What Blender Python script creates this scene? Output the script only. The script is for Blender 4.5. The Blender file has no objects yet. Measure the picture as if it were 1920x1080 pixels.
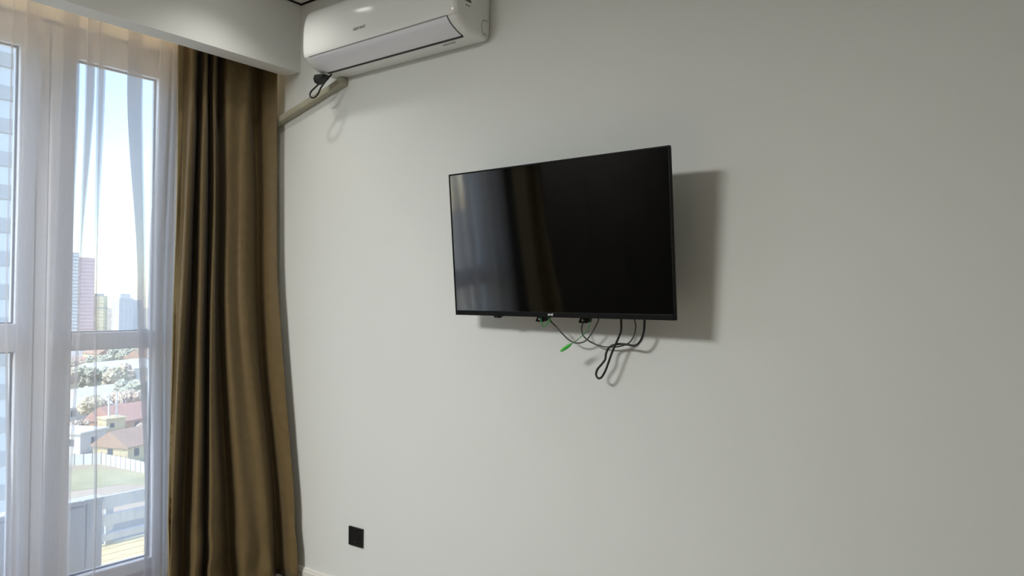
import bpy, bmesh, math, random
from mathutils import Vector, Matrix, noise as mnoise

# ------------------------------------------------------------------ camera, sky, sun, exposure
scene = bpy.context.scene
COL = scene.collection
R = math.radians
CAM_H = 1.39
cam_data = bpy.data.cameras.new('camera')
cam_data.sensor_width = 36.0
cam_data.lens = 36.0 * 1397.7 / 1920.0
cam_data.clip_start = 0.05
cam_data.clip_end = 6000
cam = bpy.data.objects.new('camera', cam_data)
COL.objects.link(cam)
YAW, PITCH, ROLL = R(36.671), R(1.221), R(0.345)
fw = Vector((-math.sin(YAW) * math.cos(PITCH), math.cos(YAW) * math.cos(PITCH), math.sin(PITCH)))
rt = Vector((math.cos(YAW), math.sin(YAW), 0))
up = rt.cross(fw)
rt2 = rt * math.cos(ROLL) + up * math.sin(ROLL)
up2 = -rt * math.sin(ROLL) + up * math.cos(ROLL)
mw = Matrix((rt2, up2, -fw)).transposed().to_4x4()
mw.translation = Vector((0, 0, CAM_H))
cam.matrix_world = mw
scene.camera = cam

SKY_STRENGTH = 0.62
SUN_STRENGTH = 4.6
DOWNLIGHT_W = 17.0
ROOM_FILL_W = 146.0
LED_STRENGTH = 55.0
scene.view_settings.view_transform = 'Standard'
scene.view_settings.look = 'None'
scene.view_settings.gamma = 1.0
scene.view_settings.use_curve_mapping = False
scene.view_settings.exposure = 0.0
scene.cycles.transparent_max_bounces = 40
scene.cycles.max_bounces = 14
scene.cycles.diffuse_bounces = 6
scene.cycles.transmission_bounces = 10
scene.cycles.sample_clamp_indirect = 6.0

world = bpy.data.worlds.new('sky')
scene.world = world
world.use_nodes = True
wn = world.node_tree
wn.nodes.clear()
w_out = wn.nodes.new('ShaderNodeOutputWorld')
w_bg = wn.nodes.new('ShaderNodeBackground')
w_sky = wn.nodes.new('ShaderNodeTexSky')
w_sky.sky_type = 'NISHITA'
w_sky.sun_disc = False
w_sky.sun_elevation = R(50)
w_sky.sun_rotation = R(183)
w_sky.altitude = 300
w_sky.air_density = 1.0
w_sky.dust_density = 1.2
w_sky.ozone_density = 1.0
w_bg.inputs['Strength'].default_value = SKY_STRENGTH
wn.links.new(w_sky.outputs[0], w_bg.inputs['Color'])
wn.links.new(w_bg.outputs[0], w_out.inputs['Surface'])

sun_d = bpy.data.lights.new('sun', 'SUN')
sun_d.energy = SUN_STRENGTH
sun_d.angle = R(0.6)
sun_d.color = (1.0, 0.93, 0.78)
sun = bpy.data.objects.new('sun', sun_d)
COL.objects.link(sun)
to_sun = Vector((-0.05, -0.62, 0.78)).normalized()
sun.rotation_euler = to_sun.to_track_quat('Z', 'Y').to_euler()
sun.location = (-6, -10, 14)

portal_d = bpy.data.lights.new('window_portal', 'AREA')
portal_d.shape = 'RECTANGLE'
portal_d.size = 2.1
portal_d.size_y = 2.7
portal_d.cycles.is_portal = True
portal = bpy.data.objects.new('window_portal', portal_d)
COL.objects.link(portal)
portal.location = (-3.86, 1.08, 1.35)
portal.rotation_euler = Vector((-1, 0, 0)).to_track_quat('Z', 'Y').to_euler()


# ------------------------------------------------------------------ materials
def new_mat(name):
    m = bpy.data.materials.new(name)
    m.use_nodes = True
    nt = m.node_tree
    return m, nt, nt.nodes.get('Principled BSDF')


def mat(name, col, rough=0.6, spec=0.5, metal=0.0, vary=0.04, scale=8.0, bump=0.0, bump_scale=80.0,
        sheen=0.0, coat=0.0):
    m, nt, b = new_mat(name)
    tc = nt.nodes.new('ShaderNodeTexCoord')
    nz = nt.nodes.new('ShaderNodeTexNoise')
    nz.inputs['Scale'].default_value = scale
    nz.inputs['Detail'].default_value = 4
    nt.links.new(tc.outputs['Object'], nz.inputs['Vector'])
    rp = nt.nodes.new('ShaderNodeValToRGB')
    lo = [max(0, c * (1 - vary)) for c in col]
    hi = [min(1, c * (1 + vary)) for c in col]
    rp.color_ramp.elements[0].position = 0.3
    rp.color_ramp.elements[1].position = 0.7
    rp.color_ramp.elements[0].color = (*lo, 1)
    rp.color_ramp.elements[1].color = (*hi, 1)
    nt.links.new(nz.outputs['Fac'], rp.inputs['Fac'])
    nt.links.new(rp.outputs['Color'], b.inputs['Base Color'])
    b.inputs['Roughness'].default_value = rough
    b.inputs['Specular IOR Level'].default_value = spec
    b.inputs['Metallic'].default_value = metal
    b.inputs['Sheen Weight'].default_value = sheen
    b.inputs['Coat Weight'].default_value = coat
    if bump:
        n2 = nt.nodes.new('ShaderNodeTexNoise')
        n2.inputs['Scale'].default_value = bump_scale
        n2.inputs['Detail'].default_value = 6
        nt.links.new(tc.outputs['Object'], n2.inputs['Vector'])
        bp = nt.nodes.new('ShaderNodeBump')
        bp.inputs['Strength'].default_value = bump
        bp.inputs['Distance'].default_value = 0.002
        nt.links.new(n2.outputs['Fac'], bp.inputs['Height'])
        nt.links.new(bp.outputs['Normal'], b.inputs['Normal'])
    return m


def emit_mat(name, col, strength):
    m, nt, b = new_mat(name)
    b.inputs['Base Color'].default_value = (*col, 1)
    b.inputs['Emission Color'].default_value = (*col, 1)
    b.inputs['Emission Strength'].default_value = strength
    return m


def glass_mat():
    m, nt, b = new_mat('window_glass')
    nt.nodes.remove(b)
    out = nt.nodes.get('Material Output')
    tr = nt.nodes.new('ShaderNodeBsdfTransparent')
    tr.inputs[0].default_value = (0.96, 0.98, 0.98, 1)
    gl = nt.nodes.new('ShaderNodeBsdfGlossy')
    gl.inputs['Roughness'].default_value = 0.02
    mx = nt.nodes.new('ShaderNodeMixShader')
    mx.inputs[0].default_value = 0.05
    nt.links.new(tr.outputs[0], mx.inputs[1])
    nt.links.new(gl.outputs[0], mx.inputs[2])
    nt.links.new(mx.outputs[0], out.inputs['Surface'])
    return m


def sheer_mat():
    m, nt, b = new_mat('sheer_voile')
    nt.nodes.remove(b)
    out = nt.nodes.get('Material Output')
    tc = nt.nodes.new('ShaderNodeTexCoord')
    mp = nt.nodes.new('ShaderNodeMapping')
    mp.inputs['Scale'].default_value = (60, 60, 3)
    nz = nt.nodes.new('ShaderNodeTexNoise')
    nz.inputs['Scale'].default_value = 3
    nz.inputs['Detail'].default_value = 5
    nt.links.new(tc.outputs['Object'], mp.inputs['Vector'])
    nt.links.new(mp.outputs[0], nz.inputs['Vector'])
    mr = nt.nodes.new('ShaderNodeMapRange')
    mr.inputs['To Min'].default_value = 0.33
    mr.inputs['To Max'].default_value = 0.39
    nt.links.new(nz.outputs['Fac'], mr.inputs['Value'])
    tr = nt.nodes.new('ShaderNodeBsdfTransparent')
    df = nt.nodes.new('ShaderNodeBsdfDiffuse')
    df.inputs['Color'].default_value = (0.70, 0.70, 0.725, 1)
    tl = nt.nodes.new('ShaderNodeBsdfTranslucent')
    tl.inputs['Color'].default_value = (0.70, 0.70, 0.725, 1)
    m1 = nt.nodes.new('ShaderNodeMixShader')
    m1.inputs[0].default_value = 0.55
    nt.links.new(df.outputs[0], m1.inputs[1])
    nt.links.new(tl.outputs[0], m1.inputs[2])
    m2 = nt.nodes.new('ShaderNodeMixShader')
    nt.links.new(mr.outputs[0], m2.inputs[0])
    nt.links.new(tr.outputs[0], m2.inputs[1])
    nt.links.new(m1.outputs[0], m2.inputs[2])
    nt.links.new(m2.outputs[0], out.inputs['Surface'])
    return m


def band_mat(name, c1, c2, period, duty=0.5, zoff=0.0, vperiod=0, c3=None):
    """facade too far away to tell its windows apart: floor bands (and window rows)"""
    m, nt, b = new_mat(name)
    tc = nt.nodes.new('ShaderNodeTexCoord')
    sx = nt.nodes.new('ShaderNodeSeparateXYZ')
    nt.links.new(tc.outputs['Object'], sx.inputs[0])

    def stripes(sock, per, duty_):
        d = nt.nodes.new('ShaderNodeMath'); d.operation = 'DIVIDE'
        d.inputs[1].default_value = per
        nt.links.new(sock, d.inputs[0])
        f = nt.nodes.new('ShaderNodeMath'); f.operation = 'FRACT'
        nt.links.new(d.outputs[0], f.inputs[0])
        g = nt.nodes.new('ShaderNodeMath'); g.operation = 'GREATER_THAN'
        g.inputs[1].default_value = duty_
        nt.links.new(f.outputs[0], g.inputs[0])
        return g.outputs[0]
    fac = stripes(sx.outputs['Z'], period, duty)
    if vperiod:
        ad = nt.nodes.new('ShaderNodeMath'); ad.operation = 'ADD'
        nt.links.new(sx.outputs['X'], ad.inputs[0]); nt.links.new(sx.outputs['Y'], ad.inputs[1])
        f2 = stripes(ad.outputs[0], vperiod, 0.5)
        mu = nt.nodes.new('ShaderNodeMath'); mu.operation = 'MULTIPLY'
        nt.links.new(fac, mu.inputs[0]); nt.links.new(f2, mu.inputs[1])
        fac = mu.outputs[0]
    mx = nt.nodes.new('ShaderNodeMix'); mx.data_type = 'RGBA'
    mx.inputs['A'].default_value = (*c1, 1)
    mx.inputs['B'].default_value = (*c2, 1)
    nt.links.new(fac, mx.inputs['Factor'])
    nt.links.new(mx.outputs['Result'], b.inputs['Base Color'])
    b.inputs['Roughness'].default_value = 0.8
    return m


def plank_mat(name, col, axis_scale):
    m, nt, b = new_mat(name)
    tc = nt.nodes.new('ShaderNodeTexCoord')
    mp = nt.nodes.new('ShaderNodeMapping')
    mp.inputs['Scale'].default_value = axis_scale
    nz = nt.nodes.new('ShaderNodeTexNoise')
    nz.inputs['Scale'].default_value = 2
    nz.inputs['Detail'].default_value = 6
    nt.links.new(tc.outputs['Object'], mp.inputs['Vector'])
    nt.links.new(mp.outputs[0], nz.inputs['Vector'])
    rp = nt.nodes.new('ShaderNodeValToRGB')
    rp.color_ramp.elements[0].position = 0.3
    rp.color_ramp.elements[1].position = 0.75
    rp.color_ramp.elements[0].color = (*[c * 0.82 for c in col], 1)
    rp.color_ramp.elements[1].color = (*[min(1, c * 1.12) for c in col], 1)
    nt.links.new(nz.outputs['Fac'], rp.inputs['Fac'])
    nt.links.new(rp.outputs['Color'], b.inputs['Base Color'])
    b.inputs['Roughness'].default_value = 0.55
    return m


M = {
    'wall': mat('wall_paint', (0.752, 0.782, 0.755), 0.75, 0.25, vary=0.012, scale=1.3, bump=0.06, bump_scale=120),
    'ceiling': mat('ceiling_film', (0.78, 0.78, 0.75), 0.6, 0.3, vary=0.01),
    'trim': mat('bulkhead_paint', (0.785, 0.805, 0.79), 0.7, 0.25, vary=0.012, scale=2),
    'shadow_gap': mat('shadow_gap_black', (0.012, 0.012, 0.01), 0.8, 0.1),
    'floor': plank_mat('laminate_floor', (0.34, 0.28, 0.22), (2, 14, 2)),
    'base': mat('skirting_white', (0.78, 0.77, 0.72), 0.45, 0.4, vary=0.02),
    'pvc': mat('window_plastic', (0.90, 0.91, 0.94), 0.35, 0.5, vary=0.01),
    'gasket': mat('gasket_grey', (0.12, 0.12, 0.13), 0.6),
    'glass': glass_mat(),
    'sheer': sheer_mat(),
    'drape': mat('drape_satin', (0.150, 0.106, 0.046), 0.5, 0.25, vary=0.07, scale=25, bump=0.12, bump_scale=400, sheen=0.08),
    'lining': mat('drape_hem', (0.30, 0.25, 0.14), 0.6, 0.3, vary=0.05, scale=20),
    'ac': mat('conditioner_plastic', (0.82, 0.85, 0.83), 0.16, 0.5, vary=0.008, scale=3),
    'ac_flap': mat('conditioner_flap', (0.80, 0.825, 0.88), 0.22, 0.5, vary=0.01),
    'ac_dark': mat('conditioner_gap', (0.015, 0.015, 0.016), 0.6),
    'ac_groove': mat('conditioner_groove', (0.35, 0.35, 0.33), 0.5),
    'logo_grey': mat('logo_grey', (0.22, 0.22, 0.21), 0.4, metal=0.2),
    'print_black': mat('print_black', (0.015, 0.015, 0.015), 0.6),
    'tv_black': mat('television_plastic', (0.0045, 0.005, 0.005), 0.5, 0.14, vary=0.1, scale=40),
    'logo_white': mat('logo_white', (0.75, 0.76, 0.75), 0.4),
    'steel_black': mat('bracket_steel', (0.012, 0.012, 0.013), 0.35, 0.5, metal=0.0),
    'steel': mat('bolt_steel', (0.55, 0.55, 0.55), 0.3, metal=1.0),
    'cable_grey': mat('cable_grey', (0.09, 0.09, 0.085), 0.5),
    'cable_black': mat('cable_black', (0.008, 0.008, 0.008), 0.4),
    'cord_green': mat('cord_green', (0.03, 0.27, 0.05), 0.6),
    'toggle_green': mat('toggle_green', (0.05, 0.52, 0.05), 0.4),
    'conduit': mat('conduit_ivory', (0.42, 0.41, 0.31), 0.5, 0.4, vary=0.08, scale=14),
    'socket': mat('socket_black', (0.006, 0.006, 0.007), 0.35),
    'lamp_ring': mat('lamp_ring', (0.85, 0.85, 0.84), 0.4),
    'deck': plank_mat('deck_wood', (0.80, 0.70, 0.46), (10, 1.2, 10)),
    'white_wood': plank_mat('white_painted_wood', (0.62, 0.65, 0.72), (8, 8, 1)),
    'walnut': mat('walnut_dark', (0.009, 0.008, 0.007), 0.6, 0.15, vary=0.2, scale=6),
    'dark_wall': mat('charcoal_paint', (0.022, 0.022, 0.023), 0.8, 0.2, vary=0.03, scale=2),
    'concrete': mat('facade_render', (0.62, 0.60, 0.55), 0.9, 0.2, vary=0.05),
}
sc = bpy.data.materials.new('screen_panel')
sc.use_nodes = True
_b = sc.node_tree.nodes.get('Principled BSDF')
_n = sc.node_tree.nodes.new('ShaderNodeTexNoise')
_n.inputs['Scale'].default_value = 900
_mr = sc.node_tree.nodes.new('ShaderNodeMapRange')
_mr.inputs['To Min'].default_value = 0.045
_mr.inputs['To Max'].default_value = 0.065
sc.node_tree.links.new(_n.outputs['Fac'], _mr.inputs['Value'])
sc.node_tree.links.new(_mr.outputs[0], _b.inputs['Roughness'])
_b.inputs['Base Color'].default_value = (0.0015, 0.0018, 0.0016, 1)
_b.inputs['IOR'].default_value = 1.75
_b.inputs['Specular IOR Level'].default_value = 0.95
M['screen'] = sc


# ------------------------------------------------------------------ helpers
class MB:
    """collects boxes, tubes and lofts into one mesh"""
    def __init__(self):
        self.v = []
        self.f = []

    def box(self, x0, x1, y0, y1, z0, z1, bev=0.0):
        b = len(self.v)
        if bev <= 0:
            self.v += [(x, y, z) for x in (x0, x1) for y in (y0, y1) for z in (z0, z1)]
            for q in ((0, 1, 3, 2), (4, 6, 7, 5), (0, 4, 5, 1), (2, 3, 7, 6), (0, 2, 6, 4), (1, 5, 7, 3)):
                self.f.append(tuple(b + i for i in q))
            return self
        bm = bmesh.new()
        bmesh.ops.create_cube(bm, size=1.0)
        for v in bm.verts:
            v.co = Vector(((x0 + x1) / 2 + v.co.x * (x1 - x0), (y0 + y1) / 2 + v.co.y * (y1 - y0), (z0 + z1) / 2 + v.co.z * (z1 - z0)))
        bmesh.ops.bevel(bm, geom=list(bm.edges), offset=bev, segments=2, affect='EDGES', profile=0.5)
        self.add_bm(bm)
        return self

    def add_bm(self, bm):
        b = len(self.v)
        bm.verts.index_update()
        self.v += [tuple(v.co) for v in bm.verts]
        self.f += [tuple(b + v.index for v in f.verts) for f in bm.faces]
        bm.free()

    def loft(self, rings, closed=True, cap=True):
        b = len(self.v)
        n = len(rings[0])
        for r in rings:
            self.v += [tuple(p) for p in r]
        m = n if closed else n - 1
        for i in range(len(rings) - 1):
            for j in range(m):
                a = b + i * n + j
                c = b + i * n + (j + 1) % n
                self.f.append((a, c, c + n, a + n))
        if cap and closed:
            self.f.append(tuple(b + j for j in reversed(range(n))))
            self.f.append(tuple(b + (len(rings) - 1) * n + j for j in range(n)))
        return self

    def tube(self, pts, rad, seg=10, sub=6, flat=1.0):
        P = catmull([Vector(p) for p in pts], sub)
        rings = []
        prev = None
        for i, p in enumerate(P):
            t = (P[min(i + 1, len(P) - 1)] - P[max(i - 1, 0)]).normalized()
            if prev is None:
                a = t.orthogonal().normalized()
            else:
                a = (prev - t * prev.dot(t)).normalized()
            prev = a
            c = t.cross(a)
            rr = rad(i / (len(P) - 1)) if callable(rad) else rad
            rings.append([p + (a * math.cos(2 * math.pi * k / seg) + c * math.sin(2 * math.pi * k / seg) * flat) * rr for k in range(seg)])
        return self.loft(rings)

    def cyl(self, c, axis, r, h, seg=24, r2=None):
        c = Vector(c)
        ax = Vector(axis).normalized()
        a = ax.orthogonal().normalized()
        d = ax.cross(a)
        rings = []
        for t, rr in ((0, r), (h, r if r2 is None else r2)):
            rings.append([c + ax * t + (a * math.cos(2 * math.pi * k / seg) + d * math.sin(2 * math.pi * k / seg)) * rr for k in range(seg)])
        return self.loft(rings)

    def build(self, name, material, parent=None, smooth=False, angle=None):
        me = bpy.data.meshes.new(name)
        me.from_pydata(self.v, [], self.f)
        bm = bmesh.new()
        bm.from_mesh(me)
        bmesh.ops.recalc_face_normals(bm, faces=bm.faces)
        bm.to_mesh(me)
        bm.free()
        o = bpy.data.objects.new(name, me)
        COL.objects.link(o)
        me.materials.append(material)
        if parent is not None:
            o.parent = parent
        if smooth:
            me.polygons.foreach_set('use_smooth', [True] * len(me.polygons))
            if angle:
                try:
                    me.set_sharp_from_angle(angle=R(angle))
                except Exception:
                    pass
        return o


def catmull(P, sub):
    if len(P) < 3:
        return P
    out = []
    for i in range(len(P) - 1):
        p0, p1, p2, p3 = P[max(i - 1, 0)], P[i], P[i + 1], P[min(i + 2, len(P) - 1)]
        for k in range(sub):
            t = k / sub
            out.append(0.5 * ((2 * p1) + (p2 - p0) * t + (2 * p0 - 5 * p1 + 4 * p2 - p3) * t * t + (3 * p1 - p0 - 3 * p2 + p3) * t ** 3))
    out.append(P[-1])
    return out


def tag(o, label=None, cat=None, group=None, kind=None):
    if label: o['label'] = label
    if cat: o['category'] = cat
    if group: o['group'] = group
    if kind: o['kind'] = kind
    return o


def empty(name, loc=(0, 0, 0), rot=(0, 0, 0)):
    o = bpy.data.objects.new(name, None)
    COL.objects.link(o)
    o.location = loc
    o.rotation_euler = rot
    o.empty_display_size = 0.1
    return o


def text_part(name, body, size, material, parent, loc, rot, depth=0.0004, bold=0.0):
    cu = bpy.data.curves.new(name + '_curve', 'FONT')
    cu.body = body
    cu.size = size
    cu.extrude = depth
    cu.offset = bold
    cu.align_x = 'CENTER'
    cu.align_y = 'CENTER'
    cu.resolution_u = 3
    tmp = bpy.data.objects.new(name + '_tmp', cu)
    COL.objects.link(tmp)
    dg = bpy.context.evaluated_depsgraph_get()
    me = bpy.data.meshes.new_from_object(tmp.evaluated_get(dg))
    bpy.data.objects.remove(tmp)
    bpy.data.curves.remove(cu)
    o = bpy.data.objects.new(name, me)
    COL.objects.link(o)
    me.materials.clear()
    me.materials.append(material)
    o.parent = parent
    o.location = loc
    o.rotation_euler = rot
    return o


def copy_tree(o, parent=None):
    c = o.copy()
    COL.objects.link(c)
    c.parent = parent
    for ch in list(o.children):
        copy_tree(ch, c)
    return c


# ------------------------------------------------------------------ room shell
WY = 2.40          # television wall
WX = -3.70         # inner face of the window frames
XR, YB = 2.2, -3.4
CEIL = 2.926
BX = -3.15         # room face of the curtain bulkhead
BZ = 2.57
tag(MB().box(-3.95, XR, YB, WY, -0.12, 0.0).build('floor', M['floor']), 'brown laminate floor of the room', 'floor', kind='structure')
tag(MB().box(-4.0, XR + 0.15, WY, WY + 0.2, -0.12, 3.3).build('wall_front', M['wall']),
    'long pale grey painted wall behind the television', 'wall', kind='structure')
tag(MB().box(XR, XR + 0.15, YB - 0.15, WY, -0.12, 3.3).build('wall_right', M['wall']), 'pale wall closing the room opposite the window', 'wall', kind='structure')
tag(MB().box(-4.0, XR + 0.15, YB - 0.15, YB, -0.12, 3.3)  .build('wall_back', M['dark_wall']), 'charcoal wall facing the television', 'wall', kind='structure')
W0, W1, WT = 0.12, 2.04, 2.66      # window opening in Y, top in Z
wl = MB()
wl.box(-3.90, -3.66, YB, W0, -0.12, 3.3)
wl.box(-3.90, -3.66, W1, WY, -0.12, 3.3)
wl.box(-3.90, -3.66, W0, W1, WT, 3.3)
tag(wl.build('wall_left', M['trim']), 'window wall with pale reveal around the tall glazing', 'wall', kind='structure')
tag(MB().box(-3.66, XR, YB, WY, CEIL, CEIL + 0.12).build('ceiling', M['ceiling']), 'flat stretch ceiling with dark edge gap', 'ceiling', kind='structure')
# dark gap round the edge of the stretch ceiling
g = MB()
g.box(BX, XR, WY - 0.007, WY - 0.0005, CEIL - 0.008, CEIL - 0.0005)
g.box(BX + 0.0005, BX + 0.007, YB, WY - 0.007, CEIL - 0.008, CEIL - 0.0005)
tag(g.build('trim_2', M['shadow_gap']), 'thin black shadow gap where ceiling meets wall and bulkhead', 'trim', kind='structure')
bk = MB().box(BX - 0.11, BX, YB, WY - 0.0005, BZ, CEIL - 0.0005)
tag(bk.build('trim_1', M['trim']), 'white plaster bulkhead hiding the curtain track', 'bulkhead', kind='structure')
bb = MB()
bb.loft([[(x, WY - d, z) for d, z in ((0.0005, 0.0), (0.016, 0.0), (0.016, 0.052), (0.012, 0.056), (0.010, 0.064), (0.006, 0.069), (0.0005, 0.070))] for x in (-3.655, XR)])
tag(bb.build('baseboard_front', M['base']), 'white moulded skirting board along the television wall', 'baseboard', kind='structure')

# ------------------------------------------------------------------ window and balcony door
def frame_ring(mb, y0, y1, z0, z1, w, x0, x1, bev=0.004):
    mb.box(x0, x1, y0, y0 + w, z0, z1, bev)
    mb.box(x0, x1, y1 - w, y1, z0, z1, bev)
    mb.box(x0, x1, y0 + w, y1 - w, z0, z0 + w, bev)
    mb.box(x0, x1, y0 + w, y1 - w, z1 - w, z1, bev)


win = empty('window_1', (-3.72, 0.9, 0.0))
tag(win, 'tall white plastic fixed glazing beside the balcony door', 'window', kind='structure')
def off(mb, root):
    loc = root.location
    mb.v = [(x - loc[0], y - loc[1], z - loc[2]) for x, y, z in mb.v]
    return mb
fr = MB()
frame_ring(fr, W0, 1.395, 0.0, WT, 0.07, -3.78, -3.70)
fr.box(-3.78, -3.70, W0 + 0.07, 1.325, 1.165, 1.29, 0.004)
fr.box(-3.78, -3.70, W0 + 0.07, 1.325, 0.07, 0.112, 0.004)
fr.box(-3.78, -3.70, W0 + 0.07, 1.325, 2.521, 2.59, 0.004)
off(fr, win).build('frame', M['pvc'], win)
for (y0, y1) in ((W0 + 0.07, 1.325),):
    for (z0, z1) in ((0.112, 1.165), (1.29, 2.521)):
        gk = MB()
        frame_ring(gk, y0 - 0.001, y1 + 0.001, z0 - 0.001, z1 + 0.001, 0.006, -3.742, -3.728, 0)
        off(gk, win).build('gasket', M['gasket'], win)
        off(MB().box(-3.738, -3.732, y0, y1, z0, z1), win).build('pane', M['glass'], win)

door = empty('door_1', (-3.72, 1.72, 0.0))
tag(door, 'white plastic balcony door with glass above and below a middle rail', 'door', kind='structure')
df = MB()
frame_ring(df, 1.397, W1 - 0.001, 0.0, WT, 0.05, -3.78, -3.705)
off(df, door).build('frame', M['pvc'], door)
sh = MB()
sh.box(-3.765, -3.688, 1.448, 1.552, 0.05, 2.60, 0.006)
sh.box(-3.765, -3.688, 1.945, 1.99, 0.05, 2.60, 0.006)
sh.box(-3.765, -3.688, 1.552, 1.945, 0.05, 0.112, 0.006)
sh.box(-3.765, -3.688, 1.552, 1.945, 1.163, 1.244, 0.006)
sh.box(-3.765, -3.688, 1.552, 1.945, 2.521, 2.60, 0.006)
sash = off(sh, door).build('sash', M['pvc'], door)
for (z0, z1) in ((0.112, 1.163), (1.244, 2.521)):
    gk = MB()
    frame_ring(gk, 1.551, 1.946, z0 - 0.001, z1 + 0.001, 0.005, -3.735, -3.72, 0)
    off(gk, door).build('gasket', M['gasket'], door)
    off(MB().box(-3.73, -3.724, 1.552, 1.945, z0, z1), door).build('pane', M['glass'], door)
hd = MB()
hd.box(-3.688, -3.680, 1.468, 1.496, 1.185, 1.255, 0.003)
hd.cyl((-3.682, 1.482, 1.22), (1, 0, 0), 0.009, 0.035, 16)
hd.tube([(-3.65, 1.482, 1.225), (-3.645, 1.482, 1.18), (-3.645, 1.482, 1.11)], 0.009, 10, 5)
off(hd, door).build('handle', M['pvc'], door, True, 40)

# ------------------------------------------------------------------ brown drape
CUR = [
 [(-3.407, 1.888), (-3.41, 1.895), (-3.4, 1.878), (-3.34, 1.838)],
 [(-3.4, 1.927), (-3.402, 1.922), (-3.389, 1.897), (-3.323, 1.85)],
 [(-3.333, 1.926), (-3.319, 1.899), (-3.303, 1.864), (-3.231, 1.791)],
 [(-3.406, 1.991), (-3.411, 1.993), (-3.393, 1.969), (-3.314, 1.892)],
 [(-3.327, 1.977), (-3.313, 1.966), (-3.292, 1.95), (-3.207, 1.898)],
 [(-3.396, 2.038), (-3.4, 2.051), (-3.376, 2.037), (-3.285, 1.987)],
 [(-3.329, 2.029), (-3.317, 2.029), (-3.29, 2.01), (-3.193, 1.964)],
 [(-3.401, 2.091), (-3.408, 2.103), (-3.38, 2.102), (-3.277, 2.105)],
 [(-3.338, 2.101), (-3.33, 2.104), (-3.299, 2.094), (-3.19, 2.118)],
 [(-3.347, 2.172), (-3.342, 2.17), (-3.308, 2.159), (-3.193, 2.202)],
 [(-3.328, 2.214), (-3.319, 2.207), (-3.282, 2.202), (-3.161, 2.256)],
 [(-3.369, 2.285), (-3.371, 2.304), (-3.332, 2.297), (-3.204, 2.334)],
 [(-3.328, 2.317), (-3.321, 2.327), (-3.279, 2.324), (-3.125, 2.335)],
 [(-3.268, 2.343), (-3.262, 2.345), (-3.217, 2.345), (-3.075, 2.352)],
]
for _i in (3, 5, 7):
    CUR[_i] = [(x - 0.018, y + 0.011) for x, y in CUR[_i]]
for _i in (3, 5, 7, 11):     # the folds are deep
    CUR[_i] = [(x - 0.035, y + 0.021) for x, y in CUR[_i]]
CZ = [2.508, 1.997, 1.301, 0.234]


def drape(name, rows, flip=None, squeeze=1.0):
    top, bot, NZ, SUB = 2.86, 0.012, 60, 8
    grid = []
    for k in range(NZ + 1):
        z = top + (bot - top) * k / NZ
        pts = []
        for r in rows:
            if z >= CZ[0]:
                t = (z - CZ[0]) / (CZ[0] - CZ[1]); a, b = r[0], r[0]
                p = Vector((r[0][0], r[0][1], z))
            elif z <= CZ[3]:
                t = (CZ[3] - z) / (CZ[2] - CZ[3])
                p = Vector((r[3][0] + (r[3][0] - r[2][0]) * t * 0.8, min(2.365, r[3][1] + (r[3][1] - r[2][1]) * t * 0.8), z))
            else:
                i = 0 if z > CZ[1] else (1 if z > CZ[2] else 2)
                t = (CZ[i] - z) / (CZ[i] - CZ[i + 1])
                # smooth in height
                pm = Vector(r[max(i - 1, 0)]); p1 = Vector(r[i]); p2 = Vector(r[i + 1]); pn = Vector(r[min(i + 2, 3)])
                m1 = (p2 - pm) * 0.5; m2 = (pn - p1) * 0.5
                if i == 0: m1 = (p2 - p1) * 0.3
                q = (2 * t**3 - 3 * t**2 + 1) * p1 + (t**3 - 2 * t**2 + t) * m1 + (-2 * t**3 + 3 * t**2) * p2 + (t**3 - t**2) * m2
                p = Vector((q[0], q[1], z))
            pts.append(p)
        row = catmull(pts, SUB)
        for j, p in enumerate(row):
            lo = max(0.0, 1 - z / 0.55)
            p.x += 0.010 * mnoise.noise(Vector((j * 0.16, z * 1.6, 3.1))) + lo * 0.035 * mnoise.noise(Vector((j * 0.13, z * 7.0, 8.2)))
            p.y += 0.005 * mnoise.noise(Vector((j * 0.12, z * 1.5, 9.7)))
            p.y = min(p.y, 2.372)
        grid.append(row)
    mb = MB()
    n = len(grid[0])
    TH = 0.0035
    for row in grid:
        mb.v += [tuple(p) for p in row]
    front = len(mb.v)
    for k in range(NZ):
        for j in range(n - 1):
            a = k * n + j
            mb.f.append((a, a + 1, a + 1 + n, a + n))
    if flip is not None:
        mb.v = [(x, flip - (y - 1.9) * squeeze, z) for x, y, z in mb.v]
    root = empty(name, (-3.36, 2.13 if flip is None else flip - 0.1, 0.0))
    off(mb, root)
    o = mb.build('cloth', M['drape'], root, True)
    sol = o.modifiers.new('thickness', 'SOLIDIFY')
    sol.thickness = TH
    sol.offset = 0
    # stitched hem along the leading edge
    hem = MB()
    rings = []
    for row in grid:
        p, q = row[0], row[4]
        d = (q - p); d.z = 0; d.normalize()
        nrm = Vector((d.y, -d.x, 0))
        w = 0.03
        rings.append([p + nrm * 0.003 - d * 0.002, p + d * w + nrm * 0.003, p + d * w - nrm * 0.003, p - nrm * 0.003 - d * 0.002])
    if flip is not None:
        rings = [[Vector((p.x, flip - (p.y - 1.9) * squeeze, p.z)) for p in r] for r in rings]
    hem.loft(rings)
    off(hem, root).build('hem', M['lining'], root, True, 40)
    return root


tag(drape('curtain', CUR), 'brown satin blackout curtain hanging in folds beside the television wall', 'curtain')
tag(drape('curtain', CUR, flip=0.08, squeeze=0.18), 'brown blackout curtain at the window end away from the television wall, mirrored in the screen', 'curtain')

# curtain track in the niche
trk = empty('curtain_track', (-3.45, 0.9, CEIL))
for x, (ya, yb) in ((-3.37, (-1.2, 2.39)), (-3.55, (-0.9, 2.39))):
    off(MB().box(x - 0.012, x + 0.012, ya, yb, CEIL - 0.022, CEIL - 0.0005, 0.003), trk).build('rail', M['pvc'], trk)
tag(trk, 'white double curtain rail on the ceiling behind the bulkhead', 'curtain track')

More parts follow.
